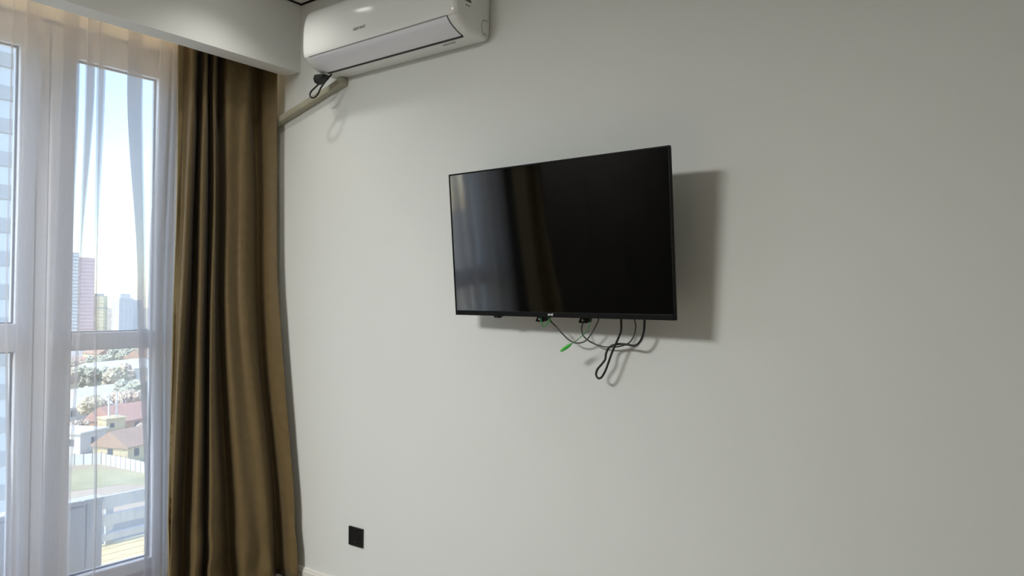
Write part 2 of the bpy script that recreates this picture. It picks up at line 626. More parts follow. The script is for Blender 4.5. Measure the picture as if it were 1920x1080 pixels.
# ------------------------------------------------------------------ sheer curtain
SX = -3.55
SZ = [2.45, 1.448, 0.35]
FOLDS = [  # left and right edge in Y at the three heights, depth of the fold
 ((1.234, 1.240), (1.235, 1.240), (1.251, 1.273)),
 ((1.285, 1.355), (1.272, 1.331), (1.295, 1.329)),
 ((1.429, 1.504), (1.416, 1.484), (1.387, 1.459)),
 ((1.534, 1.575), (1.515, 1.526), (1.492, 1.501)),
 ((1.585, 1.622), (1.586, 1.593), (1.602, 1.612)),
 ((1.719, 1.790), (1.782, 1.815), (1.832, 1.851)),
 ((1.873, 1.922), (1.839, 1.892), (1.871, 1.911)),
 ((1.933, 1.955), (1.918, 1.935), (1.925, 1.943)),
]
rnd = random.Random(5)
y = 0.12
left = []
while y < 1.18:
    w = rnd.uniform(0.02, 0.065)
    s = rnd.uniform(-0.03, 0.03)
    w2 = w * rnd.uniform(0.25, 1.1)
    left.append(((y, y + w), (y + s * 0.6, y + s * 0.6 + (w + w2) / 2), (y + s, y + s + w2)))
    y += w + rnd.uniform(0.06, 0.13)
ALLF = left + FOLDS


def lerp3(v, z):
    if z >= SZ[0]: return v[0]
    if z >= SZ[1]:
        t = (SZ[0] - z) / (SZ[0] - SZ[1]); t = t * t * (3 - 2 * t)
        return v[0] + (v[1] - v[0]) * t
    t = (SZ[1] - z) / (SZ[1] - SZ[2])
    if t < 1:
        t = t * t * (3 - 2 * t)
    return v[1] + (v[2] - v[1]) * t


sheer = MB()
NZ = 46
grid = []
for k in range(NZ + 1):
    z = 2.88 + (0.02 - 2.88) * k / NZ
    P = [Vector((SX, 0.05, z))]
    for i, f in enumerate(ALLF):
        a = lerp3([f[q][0] for q in range(3)], z)
        b = lerp3([f[q][1] for q in range(3)], z)
        if z < SZ[2]:
            a = f[2][0]; b = f[2][1]
        amp = 0.018 + 0.012 * math.sin(i * 2.3)
        wob = 0.006 * math.sin(z * 2.1 + i)
        w = b - a
        P += [Vector((SX - amp * 0.9 + wob, b - w * 0.15, z)), Vector((SX - amp * 0.75 + wob, b, z)), Vector((SX - amp * 0.5 + wob, (a + b) / 2, z)),
              Vector((SX - amp * 0.3 + wob, a, z)), Vector((SX - amp * 0.1 + wob, (a + b) / 2, z)), Vector((SX + amp * 0.1 + wob, b - w * 0.05, z)),
              Vector((SX + amp * 0.3 + wob, (a + b) / 2, z)),
              Vector((SX + amp * 0.5 + wob, a, z)), Vector((SX + amp * 0.7 + wob, a + w * 0.15, z)), Vector((SX + amp * 0.6 + wob, b + 0.006, z))]
    P.append(Vector((SX, 1.99, z)))
    P.append(Vector((SX - 0.01, 2.03, z)))
    grid.append(catmull(P, 4))
n = len(grid[0])
for row in grid:
    sheer.v += [tuple(p) for p in row]
for k in range(NZ):
    for j in range(n - 1):
        a = k * n + j
        sheer.f.append((a, a + 1, a + 1 + n, a + n))
so = sheer.build('sheer_curtain', M['sheer'], None, True)
tag(so, 'white see-through voile curtain hanging in front of the balcony window', 'curtain')

# warm light strip tucked above the window in the curtain niche
strip = empty('light_strip', (-3.63, 0.9, CEIL))
off(MB().box(-3.652, -3.632, -0.2, 2.36, CEIL - 0.012, CEIL - 0.0005, 0.002), strip).build('channel', M['lamp_ring'], strip)
off(MB().box(-3.648, -3.636, -0.19, 2.35, CEIL - 0.016, CEIL - 0.0125), strip).build('diffuser', emit_mat('warm_led', (1.0, 0.72, 0.42), LED_STRENGTH), strip)
tag(strip, 'warm light strip on the ceiling of the curtain niche', 'light')

# ------------------------------------------------------------------ recessed ceiling downlights
def downlight(x, y, watts, label):
    r = empty('downlight', (x, y, CEIL))
    ring = MB()
    prof = [(0.046, -0.0005), (0.062, -0.0005), (0.063, -0.004), (0.058, -0.009), (0.048, -0.007), (0.046, -0.004)]
    rings = [[(rr * math.cos(2 * math.pi * k / 40), rr * math.sin(2 * math.pi * k / 40), zz) for rr, zz in prof] for k in range(41)]
    ring.loft(rings, True, False)
    ring.build('ring', M['lamp_ring'], r, True, 40)
    MB().cyl((0, 0, -0.0005), (0, 0, -1), 0.0455, 0.003, 40).build('lens', emit_mat('downlight_lens', (1, 0.97, 0.92), 9.0), r)
    ld = bpy.data.lights.new('downlight_lamp', 'SPOT')
    ld.spot_size = R(128)
    ld.spot_blend = 1.0
    ld.shadow_soft_size = 0.045
    ld.energy = watts
    ld.color = (1.0, 0.965, 0.90)
    lo = bpy.data.objects.new('downlight_lamp', ld)
    COL.objects.link(lo)
    lo.parent = r
    lo.location = (0, 0, -0.012)
    tag(r, label, 'downlight')
    return r


downlight(-2.83, 1.88, DOWNLIGHT_W, 'round white recessed downlight in front of the air conditioner')
# round fill light on the ceiling, unseen, added to brighten the walls
pf = empty('added_fill_light', (-2.6, -1.05, CEIL))
MB().cyl((0, 0, -0.0005), (0, 0, -1), 0.48, 0.03, 48, 0.475).build('base', M['lamp_ring'], pf, True, 40)
MB().cyl((0, 0, -0.031), (0, 0, -1), 0.47, 0.03, 48, 0.455).build('diffuser', emit_mat('fill_light_diffuser', (1, 0.975, 0.93), 3.0), pf, True, 40)
ld = bpy.data.lights.new('room_fill_lamp', 'AREA')
ld.shape = 'DISK'
ld.size = 0.94
ld.energy = ROOM_FILL_W
ld.color = (1.0, 0.995, 0.97)
lo = bpy.data.objects.new('room_fill_lamp', ld)
COL.objects.link(lo)
lo.parent = pf
lo.location = (0, 0, -0.066)
tag(pf, 'big round white fill light on the ceiling, unseen and added to brighten the walls', 'ceiling light')

# dark wardrobe beside the window, seen only as the black of the screen
wd_ = empty('wardrobe', (-3.30, -1.47, 0))
MB().box(-0.35, 0.0, -1.45, 1.42, 0.001, 2.55, 0.004).build('body', M['walnut'], wd_)
for k in range(5):
    ya = -1.445 + k * 0.573
    d_ = MB().box(0.001, 0.022, ya, ya + 0.567, 0.08, 2.54, 0.003).build('door', M['walnut'], wd_)
    yh = ya + (0.51 if k % 2 == 0 else 0.04)
    MB().box(0.023, 0.037, yh, yh + 0.015, 1.0, 1.25, 0.003).build('handle', M['walnut'], d_)
tag(wd_, 'dark walnut wardrobe next to the window, seen only as the black of the screen', 'wardrobe')

# ------------------------------------------------------------------ air conditioner
AX0, AX1 = -2.870, -1.910
ac = empty('air_conditioner', ((AX0 + AX1) / 2, WY, 2.475))
tag(ac, 'white wall-mounted split air conditioner high above the television', 'air conditioner')
PROF = [(0.004, 2.478), (0.06, 2.476), (0.108, 2.480), (0.135, 2.487), (0.165, 2.500), (0.190, 2.517), (0.204, 2.534),
        (0.210, 2.556), (0.213, 2.60), (0.212, 2.65), (0.208, 2.69), (0.198, 2.725), (0.180, 2.752), (0.15, 2.768), (0.10, 2.776), (0.004, 2.780)]
PC = (0.06, 2.63)


def prof_sub(i0, i1, off_=0.0, sub=5):
    """smooth section of the outline, pushed outwards"""
    pts = catmull([Vector((a, b, 0)) for a, b in PROF], sub)
    seg = pts[i0 * sub:i1 * sub + 1]
    full = pts
    out = []
    for q in range(i0 * sub, i1 * sub + 1):
        t = (full[min(q + 1, len(full) - 1)] - full[max(q - 1, 0)]).normalized()
        nrm = Vector((t.y, -t.x, 0))
        p = full[q] + nrm * off_
        out.append((p.x, p.y))
    return out


body = MB()
base = prof_sub(0, len(PROF) - 1, -0.003, 3)
rings = []
def shrunk(s):
    o = []
    for d, z in base:
        v = Vector((d - PC[0], z - PC[1]))
        L = v.length
        v = v * (max(L - s, 0) / L)
        dd = PC[0] + v.x
        if d < 0.02: dd = d
        o.append((dd, PC[1] + v.y))
    return o
ends = [(0.0, 0.030), (0.002, 0.020), (0.006, 0.011), (0.012, 0.005), (0.020, 0.001), (0.030, 0.0)]
for e, s in ends:
    rings.append([(AX0 + e, WY - d, z) for d, z in shrunk(s)])
for e, s in reversed(ends):
    rings.append([(AX1 - e, WY - d, z) for d, z in shrunk(s)])
body.loft(rings)
off(body, ac).build('casing', M['ac'], ac, True, 35)
# back plate leaving a dark gap at the wall
off(MB().box(AX0 + 0.02, AX1 - 0.004, WY - 0.0065, WY - 0.0005, 2.50, 2.76), ac).build('back_plate', M['ac_dark'], ac)


def shell(i0, i1, x0, x1, o_out, o_in, corner=0.0, sub=5):
    a = prof_sub(i0, i1, o_out, sub)
    b = prof_sub(i0, i1, o_in, sub)
    ring = a + list(reversed(b))
    mb = MB()
    xs = [x0, x0 + 0.004, x1 - 0.004, x1]
    rs = []
    for k, x in enumerate(xs):
        if k in (0, 3):
            a2 = prof_sub(i0, i1, o_out - 0.002, sub)
            rs.append([(x, WY - d, z) for d, z in a2 + list(reversed(b))])
        else:
            rs.append([(x, WY - d, z) for d, z in ring])
    mb.loft(rs)
    return mb


# front cover: follows the outline, its ends rounded like the casing
fp = MB()
def cover_ring(x, s):
    a = prof_sub(6, 14, 0.002, 4)
    b = prof_sub(6, 14, -0.004, 4)
    res = []
    for d, z in a + list(reversed(b)):
        v = Vector((d - PC[0], z - PC[1])); L = v.length
        v *= (L - s) / L
        zz = PC[1] + v.y
        res.append((x, WY - (PC[0] + v.x), zz))
    return res
cr = [cover_ring(AX0 + e, s) for e, s in ends[1:]] + [cover_ring(AX1 - e, s) for e, s in reversed(ends[1:])]
fp.loft(cr)
off(fp, ac).build('front_cover', M['ac'], ac, True, 35)
sm = shell(6, 6, AX0, AX1, 0, 0) if False else None
FX0, FX1 = -2.803, -1.968
off(shell(2, 6, FX0 - 0.004, FX1 + 0.004, -0.0015, -0.006), ac).build('outlet_gap', M['ac_dark'], ac, True, 35)
flap_i = prof_sub(2, 6, 0.0, 6)
fl = MB()
a = prof_sub(2, 6, 0.002, 6)[1:-1]
b = prof_sub(2, 6, -0.002, 6)[1:-1]
rs = [[(x, WY - d, z) for d, z in a + list(reversed(b))] for x in (FX0, FX1)]
fl.loft(rs)
off(fl, ac).build('air_flap', M['ac_flap'], ac, True, 35)
gp = MB()
gp.loft([[(x, WY - d, z) for d, z in ((0.100, 2.4765), (0.112, 2.4788), (0.112, 2.484), (0.100, 2.482))] for x in (FX0, FX1)])
off(gp, ac).build('outlet_lip', M['ac_dark'], ac)
gs = MB()
a = prof_sub(6, 6, 0.0, 1)[0]
# long seam below the front cover
gs.loft([[(x, WY - d, z) for d, z in ((0.203, 2.5305), (0.2068, 2.5335), (0.2068, 2.5355), (0.203, 2.5355))] for x in (AX0 + 0.05, AX1 - 0.055)])
off(gs, ac).build('cover_seam', M['ac_groove'], ac)
text_part('logo', 'AIRPOINT', 0.0175, M['logo_grey'], ac, (-2.465 - ac.location.x, -0.2172, 2.588 - 2.475), (R(91), 0, 0))
# side details
rg = MB()
pts = []
for k in range(25):
    t = R(60 + 240 * k / 24)
    pts.append((AX1 + 0.0005, 2.372 + 0.026 * math.cos(t), 2.523 + 0.034 * math.sin(t)))
rg.tube(pts, 0.0011, 6, 1)
rg.tube([(AX1 + 0.0005, 2.352, 2.55), (AX1 + 0.0005, 2.375, 2.55)], 0.0009, 6, 1)
rg.tube([(AX1 + 0.0005, 2.358, 2.497), (AX1 + 0.0005, 2.378, 2.497)], 0.0009, 6, 1)
off(rg, ac).build('pipe_knockout', M['ac_groove'], ac, True)
for row, (z, h, segs) in enumerate(((2.596, 0.010, ((0.0, 0.007), (0.009, 0.016), (0.018, 0.027), (0.029, 0.036))), (2.578, 0.004, ((0.003, 0.013), (0.018, 0.026))))):
    pm = MB()
    for s0, s1 in segs:
        pm.box(AX1 - 0.0002, AX1 + 0.0006, 2.243 + s0, 2.243 + s1, z, z + h)
    off(pm, ac).build('printed_mark', M['print_black'], ac)
ec = MB()
bm = bmesh.new()
bmesh.ops.create_uvsphere(bm, u_segments=20, v_segments=12, radius=1)
for v in bm.verts:
    v.co = Vector((AX0 - 0.001 + v.co.x * 0.010, 2.235 + v.co.y * 0.02, 2.66 + v.co.z * 0.035))
ec.add_bm(bm)
off(ec, ac).build('end_clip', M['ac'], ac, True)
dl = MB().box(-2.10, -2.03, WY - 0.078, WY - 0.074, 2.4738, 2.4765)
off(dl, ac).build('bottom_slot', M['ac_groove'], ac)

# pipe trunking running from the conditioner into the curtain niche
cd = MB()
A, B_ = Vector((-2.785, 2.379, 2.4605)), Vector((-3.65, 2.379, 2.248))
dirv = (B_ - A).normalized()
nz_ = Vector((0, 1, 0)).cross(dirv).normalized()
rings = []
for t in [i / 20 for i in range(21)]:
    c = A + (B_ - A) * t
    hw = 0.0165 + 0.0012 * mnoise.noise(Vector((t * 12, 0, 0)))
    ring = []
    for k in range(16):
        an = 2 * math.pi * k / 16
        cx, cz = math.cos(an), math.sin(an)
        sx = math.copysign(abs(cx) ** 0.35, cx); sz = math.copysign(abs(cz) ** 0.35, cz)
        ring.append(c + nz_ * (sx * hw) + Vector((0, 1, 0)) * (sz * 0.0195))
    rings.append(ring)
cd.loft(rings)
tag(cd.build('pipe_trunking', M['conduit'], None, True, 60), 'ivory wrapped pipe sloping from air conditioner into curtain niche', 'pipe')

# black plug and its loop of cord below the conditioner
pg = empty('power_plug', (-2.84, 2.28, 2.46))
pl = MB()
pl.loft([[(-2.86 - 0.004, 2.262, 2.474), (-2.80, 2.262, 2.468), (-2.80, 2.300, 2.468), (-2.864, 2.300, 2.474)],
         [(-2.868, 2.258, 2.455), (-2.812, 2.258, 2.452), (-2.812, 2.304, 2.452), (-2.868, 2.304, 2.455)],
         [(-2.866, 2.264, 2.438), (-2.836, 2.264, 2.440), (-2.836, 2.298, 2.440), (-2.866, 2.298, 2.438)],
         [(-2.856, 2.272, 2.430), (-2.842, 2.272, 2.432), (-2.842, 2.290, 2.432), (-2.856, 2.290, 2.430)]])
off(pl, pg).build('plug_body', M['cable_black'], pg, True, 40)
lp = MB().tube([(-2.849, 2.281, 2.435), (-2.872, 2.276, 2.42), (-2.899, 2.27, 2.400), (-2.904, 2.27, 2.380), (-2.878, 2.27, 2.368), (-2.848, 2.27, 2.380),
                (-2.826, 2.272, 2.41), (-2.800, 2.28, 2.44), (-2.785, 2.30, 2.472)], 0.0042, 10, 6)
off(lp, pg).build('cord', M['cable_black'], pg, True)
tag(pg, 'black plug on a looped cord hanging under the air conditioner', 'plug')

# ------------------------------------------------------------------ television
TVW, TVH = 0.965, 0.562
TV_YAW, TV_TILT, TV_ROLL = -0.0334, 0.0924, -0.0054
av = Vector((math.cos(TV_YAW), math.sin(TV_YAW), 0)); nv = Vector((math.sin(TV_YAW), -math.cos(TV_YAW), 0))
uv = Vector((0, 0, 1)) * math.cos(TV_TILT) + nv * math.sin(TV_TILT)
av, uv = av * math.cos(TV_ROLL) + uv * math.sin(TV_ROLL), -av * math.sin(TV_ROLL) + uv * math.cos(TV_ROLL)
nv = av.cross(uv)
tv = empty('television')
tm = Matrix((av, uv, nv)).transposed().to_4x4()      # local x right, y up, z out of the screen
tm.translation = Vector((-1.4949, 2.2373, 1.6218))
tv.matrix_world = tm
tag(tv, 'black flat-screen television tilted on a bracket on the grey wall', 'television')
hw, hh = TVW / 2, TVH / 2
bz = MB()
bz.box(-hw, hw, hh - 0.006, hh, -0.010, 0.002, 0.001)
bz.box(-hw, -hw + 0.006, -hh, hh - 0.006, -0.010, 0.002, 0.001)
bz.box(hw - 0.006, hw, -hh, hh - 0.006, -0.010, 0.002, 0.001)
bz.build('bezel', M['tv_black'], tv)
bot = MB().box(-hw + 0.006, hw - 0.006, -hh, -hh + 0.019, -0.012, 0.003, 0.002).build('lower_bezel', M['tv_black'], tv)
MB().box(-hw + 0.005, hw - 0.005, -hh + 0.018, hh - 0.005, -0.008, 0.0002).build('screen', M['screen'], tv)
bs = MB()
bs.box(-hw + 0.003, hw - 0.003, -hh + 0.002, hh - 0.003, -0.020, -0.0085, 0.003)
def rr(x0, x1, y0, y1, z):
    return [(x0, y0, z), (x1, y0, z), (x1, y1, z), (x0, y1, z)]
bs.loft([rr(-0.40, 0.40, -0.24, 0.12, -0.019), rr(-0.37, 0.37, -0.22, 0.09, -0.062), rr(-0.36, 0.36, -0.21, 0.08, -0.064)])
bs.build('back_housing', M['tv_black'], tv)
text_part('logo', 'artel', 0.0125, M['logo_white'], bot, (-0.012, -hh + 0.0105, 0.0032), (0, 0, 0), 0.0003, 0.0004)
ir = MB()
ir.loft([[(-0.287, -hh + 0.001, 0.0), (-0.243, -hh + 0.001, 0.0), (-0.243, -hh + 0.001, -0.014), (-0.287, -hh + 0.001, -0.014)],
         [(-0.281, -hh - 0.008, -0.002), (-0.256, -hh - 0.008, -0.002), (-0.256, -hh - 0.008, -0.012), (-0.281, -hh - 0.008, -0.012)]])
sen = ir.build('sensor', M['tv_black'], tv)
sl = MB().cyl((-0.272, -hh - 0.0045, -0.0018), (0, 0, 1), 0.003, 0.0012, 14)
sl.build('sensor_lens', M['cable_grey'], sen)

# wall bracket behind the television
mt = empty('television_bracket', (-1.47, WY, 1.62))
mp_ = MB()
mp_.box(-1.75, -1.22, WY - 0.012, WY - 0.0005, 1.70, 1.735, 0.002)
mp_.box(-1.75, -1.22, WY - 0.012, WY - 0.0005, 1.50, 1.535, 0.002)
mp_.box(-1.75, -1.71, WY - 0.010, WY - 0.0005, 1.535, 1.70, 0.002)
mp_.box(-1.26, -1.22, WY - 0.010, WY - 0.0005, 1.535, 1.70, 0.002)
off(mp_, mt).build('wall_plate', M['steel_black'], mt)


def tvp(x, y, z):
    return tm @ Vector((x, y, z))


for xa in (-0.092, 0.101):
    arm = MB()
    for s in (-1, 1):
        ring = []
        x0, x1 = xa + s * 0.0145 - 0.003, xa + s * 0.0145 + 0.003
        rings = []
        for yy, za, zb in ((-0.302, -0.034, -0.066), (-0.26, -0.066, -0.085), (0.0, -0.066, -0.100), (0.20, -0.0645, -0.085)):
            rings.append([tvp(x0, yy, za), tvp(x1, yy, za), tvp(x1, yy, zb), tvp(x0, yy, zb)])
        arm.loft(rings)
    rings = []
    for yy, za in ((-0.304, -0.040), (-0.290, -0.040), (-0.262, -0.066), (0.20, -0.0645)):
        rings.append([tvp(xa - 0.0145, yy, za), tvp(xa + 0.0145, yy, za), tvp(xa + 0.0145, yy, za - 0.004), tvp(xa - 0.0145, yy, za - 0.004)])
    arm.loft(rings)
    ao = off(arm, mt).build('arm', M['steel_black'], mt)
    sc_ = MB()
    c = tvp(xa - 0.002, -0.2935, -0.0398)
    sc_.cyl(c, nv, 0.0045, 0.003, 14)
    off(sc_, mt).build('screw', M['steel'], ao)
    hook = MB()
    hook.box(*sorted((tvp(xa, 0, -0.1).x - 0.02, tvp(xa, 0, -0.1).x + 0.02)), tvp(xa, 0.1, -0.095).y, WY - 0.006, 1.70, 1.728, 0.001)
    off(hook, mt).build('hook', M['steel_black'], ao)
g1 = MB().tube([(-1.567, 2.285, 1.345), (-1.560, 2.278, 1.325), (-1.554, 2.272, 1.314), (-1.545, 2.27, 1.308), (-1.533, 2.272, 1.316), (-1.524, 2.278, 1.33), (-1.527, 2.29, 1.345)], 0.0022, 8, 6)
off(g1, mt).build('pull_cord', M['cord_green'], mt, True)
g1b = MB().tube([(-1.528, 2.281, 1.345), (-1.524, 2.279, 1.333), (-1.520, 2.279, 1.322)], lambda t: 0.0035 * (1.1 - t * 0.5), 8, 5)
off(g1b, mt).build('cord_knot', M['cord_green'], mt, True)
g2 = MB().tube([(-1.360, 2.30, 1.345), (-1.362, 2.292, 1.321), (-1.370, 2.288, 1.296), (-1.395, 2.286, 1.273), (-1.421, 2.288, 1.255), (-1.442, 2.29, 1.2435)], 0.0015, 8, 6)
pc2 = off(g2, mt).build('pull_cord', M['cord_green'], mt, True)
tg = MB().tube([(-1.438, 2.29, 1.246), (-1.449, 2.29, 1.239), (-1.460, 2.29, 1.232), (-1.472, 2.29, 1.2245), (-1.482, 2.29, 1.219)],
               lambda t: 0.0016 + 0.0052 * math.sin(math.pi * min(1, t * 0.85 + 0.1)) ** 0.8, 10, 5)
off(tg, mt).build('toggle', M['toggle_green'], pc2, True)
tag(mt, 'black tilting wall bracket with green pull cords behind the television', 'bracket')

c1 = MB().tube([(-1.575, 2.325, 1.37), (-1.559, 2.335, 1.33), (-1.535, 2.34, 1.305), (-1.50, 2.345, 1.271), (-1.474, 2.35, 1.252), (-1.446, 2.35, 1.247), (-1.414, 2.35, 1.256),
                (-1.385, 2.345, 1.284), (-1.363, 2.34, 1.315), (-1.350, 2.335, 1.338), (-1.345, 2.325, 1.38)], 0.0028, 8, 6)
tag(c1.build('signal_cable', M['cable_grey'], None, True), 'thin grey cable sagging between the two bracket arms under the television', 'cable')
c2 = MB().tube([(-1.418, 2.34, 1.36), (-1.421, 2.345, 1.327), (-1.43, 2.35, 1.303), (-1.428, 2.355, 1.278), (-1.411, 2.362, 1.259), (-1.38, 2.37, 1.243), (-1.336, 2.372, 1.236),
                (-1.293, 2.372, 1.239), (-1.25, 2.37, 1.252), (-1.225, 2.365, 1.28), (-1.215, 2.36, 1.312), (-1.217, 2.355, 1.336), (-1.225, 2.35, 1.37)], 0.0028, 8, 6)
tag(c2.build('signal_cable', M['cable_grey'], None, True), 'thin grey cable in a wide loop against the wall behind the black cord', 'cable')
c3 = MB().tube([(-1.257, 2.335, 1.375), (-1.259, 2.335, 1.339), (-1.261, 2.338, 1.298), (-1.278, 2.34, 1.26), (-1.297, 2.34, 1.221), (-1.312, 2.34, 1.183), (-1.325, 2.34, 1.152),
                (-1.342, 2.342, 1.128), (-1.357, 2.344, 1.125), (-1.366, 2.346, 1.138), (-1.36, 2.347, 1.157), (-1.344, 2.348, 1.175), (-1.331, 2.350, 1.193), (-1.329, 2.352, 1.212),
                (-1.32, 2.353, 1.232), (-1.303, 2.353, 1.244), (-1.275, 2.352, 1.25), (-1.24, 2.350, 1.249), (-1.211, 2.348, 1.247), (-1.19, 2.345, 1.263), (-1.176, 2.342, 1.291),
                (-1.171, 2.34, 1.33), (-1.171, 2.335, 1.37)], 0.0040, 10, 6)
tag(c3.build('power_cable', M['cable_black'], None, True), 'thick black power cord hanging in a long twisted loop below the television', 'cable')

# ------------------------------------------------------------------ wall socket
so_ = empty('wall_socket', (-2.688, WY, 0.292))
tag(so_, 'black double socket plate low on the wall beside the brown curtain', 'socket')
pt = MB().box(-0.048, 0.048, -0.010, -0.0005, -0.0435, 0.0435, 0.002).build('plate', M['socket'], so_)
for zc in (0.021, -0.021):
    ins = MB().cyl((0, -0.0098, zc), (0, -1, 0), 0.0165, 0.0014, 28).build('socket_insert', M['socket'], so_)
    MB().cyl((0, -0.0112, zc), (0, -1, 0), 0.0022, 0.0008, 10).build('contact', M['steel'] if zc < 0 else M['socket'], ins)

# ------------------------------------------------------------------ balcony
bal = empty('balcony_deck', (-4.25, 1.0, -0.06))
sl = MB().box(-4.66, -3.90, -1.2, 3.4, -0.24, -0.085)
off(sl, bal).build('slab', M['concrete'], bal)
for k in range(7):
    x1 = -3.905 - k * 0.105
    off(MB().box(x1 - 0.099, x1, -1.2, 3.4, -0.0845, -0.06, 0.002), bal).build('plank', M['deck'], bal)
tag(bal, 'narrow balcony floor of yellow sunlit boards outside the door', 'balcony', kind='structure')

rl = empty('slatted_rail', (-4.62, 1.2, -0.06))
for (z0, z1, x) in ((0.155, 0.232, -4.605), (0.055, 0.122, -4.605), (-0.035, 0.008, -4.605)):
    off(MB().box(x - 0.010, x + 0.010, -1.1, 3.3, z0, z1, 0.002), rl).build('slat', M['white_wood'], rl)
for k in range(9):
    yy = -1.06 + k * 0.535
    off(MB().box(-4.636, -4.6155, yy, yy + 0.045, -0.06, 0.225, 0.002), rl).build('post', M['white_wood'], rl)
tag(rl, 'low white slatted rail along the outer edge of the balcony', 'rail')

bn = empty('board_screen', (-4.06, 1.3, -0.06))
yy = 0.40
k = 0
while yy < 1.86:
    wd = 0.083 if k % 3 else 0.092
    y1 = min(yy + wd, 1.865)
    off(MB().box(-4.05, -4.028, yy, y1 - 0.006, -0.055, 0.352 - (0.006 if k % 2 else 0), 0.002), bn).build('board', M['white_wood'], bn)
    yy += wd
    k += 1
for (y0, y1) in ((0.40, 0.78), (0.785, 1.20), (1.205, 1.42), (1.425, 1.63), (1.635, 1.755), (1.76, 1.865)):
    off(MB().box(-4.10, -4.02, y0, y1, 0.353, 0.378, 0.003), bn).build('cap_board', M['white_wood'], bn)
for yp in (0.42, 1.12, 1.80):
    off(MB().box(-4.10, -4.052, yp, yp + 0.05, -0.06, 0.352, 0.002), bn).build('post', M['white_wood'], bn)
tag(bn, 'low white screen of upright painted boards standing on the balcony', 'screen')

# ------------------------------------------------------------------ the town below
GZ = -26.0 + CAM_H
def cmat(name, c, **k): return mat(name, [v * 0.85 for v in c], 0.85, 0.2, vary=k.get('vary', 0.1), scale=k.get('scale', 0.4))
T = {
    'ground': cmat('town_ground', (0.50, 0.44, 0.34), vary=0.22, scale=0.02),
    'grass': cmat('grass', (0.50, 0.49, 0.32), vary=0.15, scale=0.2),
    'road': cmat('road_dust', (0.58, 0.50, 0.40), vary=0.1, scale=0.1),
    'white': cmat('house_white', (0.80, 0.79, 0.76), vary=0.05),
    'cream': cmat('house_cream', (0.76, 0.66, 0.44)),
    'grey': cmat('house_grey', (0.55, 0.57, 0.60)),
    'brick': cmat('house_brick', (0.55, 0.36, 0.26)),
    'roof_red': cmat('roof_red', (0.58, 0.36, 0.30)),
    'roof_brown': cmat('roof_brown', (0.50, 0.36, 0.28)),
    'roof_white': cmat('roof_metal', (0.80, 0.80, 0.77), vary=0.04),
    'roof_grey': cmat('roof_slate', (0.48, 0.49, 0.50)),
    'pane': mat('dark_pane', (0.10, 0.12, 0.15), 0.2),
    'fence': cmat('fence_white', (0.78, 0.80, 0.80), vary=0.04),
    'fence_post': cmat('fence_post', (0.42, 0.42, 0.42)),
    'tree_a': cmat('tree_olive', (0.62, 0.57, 0.44), vary=0.2, scale=0.8),
    'tree_b': cmat('tree_brown', (0.66, 0.57, 0.47), vary=0.2, scale=0.8),
    'tree_c': cmat('tree_green', (0.52, 0.53, 0.43), vary=0.2, scale=0.8),
    'trunk': cmat('trunk', (0.22, 0.16, 0.11)),
}
gm = MB()
gm.box(-3000, 40, -1800, 2600, GZ - 2, GZ)
tag(gm.build('town_ground', T['ground']), 'dusty ground of the town below the balcony', 'ground', kind='structure')


def patch(name, pts, z, m, label, cat):
    mb = MB()
    mb.loft([[(x, y, GZ + 0.001) for x, y in pts], [(x, y, GZ + z) for x, y in pts]])
    return tag(mb.build(name, m), label, cat, kind='structure')


patch('grass_verge', [(-126, 20), (-114, 20), (-108, 52), (-99, 58), (-99, 60), (-112, 57.5), (-122, 55)], 0.10, T['grass'], 'green grass verge inside the white fence', 'grass')
patch('dirt_road', [(-114, 20), (-82, 20), (-80, 60), (-99, 58), (-108, 52)], 0.06, T['road'], 'pale dirt road in front of the grass verge', 'road')


def house(name, x, y, w, d, h, rh, rot, wm, rm, label, cat='house', group=None, wins=True, flat=False):
    r = empty(name, (x, y, GZ), (0, 0, rot))
    MB().box(-w / 2, w / 2, -d / 2, d / 2, 0.001, h).build('walls', wm, r)
    o = 0.35
    mb = MB()
    if flat:
        mb.box(-w / 2 - o, w / 2 + o, -d / 2 - o, d / 2 + o, h + 0.001, h + rh)
    else:
        mb.loft([[(xx, -d / 2 - o, h - 0.15), (xx, d / 2 + o, h - 0.15), (xx, d / 2 + o, h + 0.05), (xx, 0, h + rh), (xx, -d / 2 - o, h + 0.05)] for xx in (-w / 2 - o, w / 2 + o)])
    mb.build('roof', rm, r)
    if wins:
        n = max(1, int(w / 3))
        for k in range(n):
            xx = -w / 2 + w * (k + 0.5) / n
            for s in (-1, 1):
                MB().box(xx - 0.5, xx + 0.5, s * d / 2 - 0.05, s * d / 2 + 0.05, h * 0.38, h * 0.38 + 1.2).build('window', T['pane'], r)
        for s in (-1, 1):
            MB().box(s * w / 2 - 0.05, s * w / 2 + 0.05, -0.5, 0.5, h * 0.38, h * 0.38 + 1.2).build('window', T['pane'], r)
    tag(r, label, cat, group)
    return r


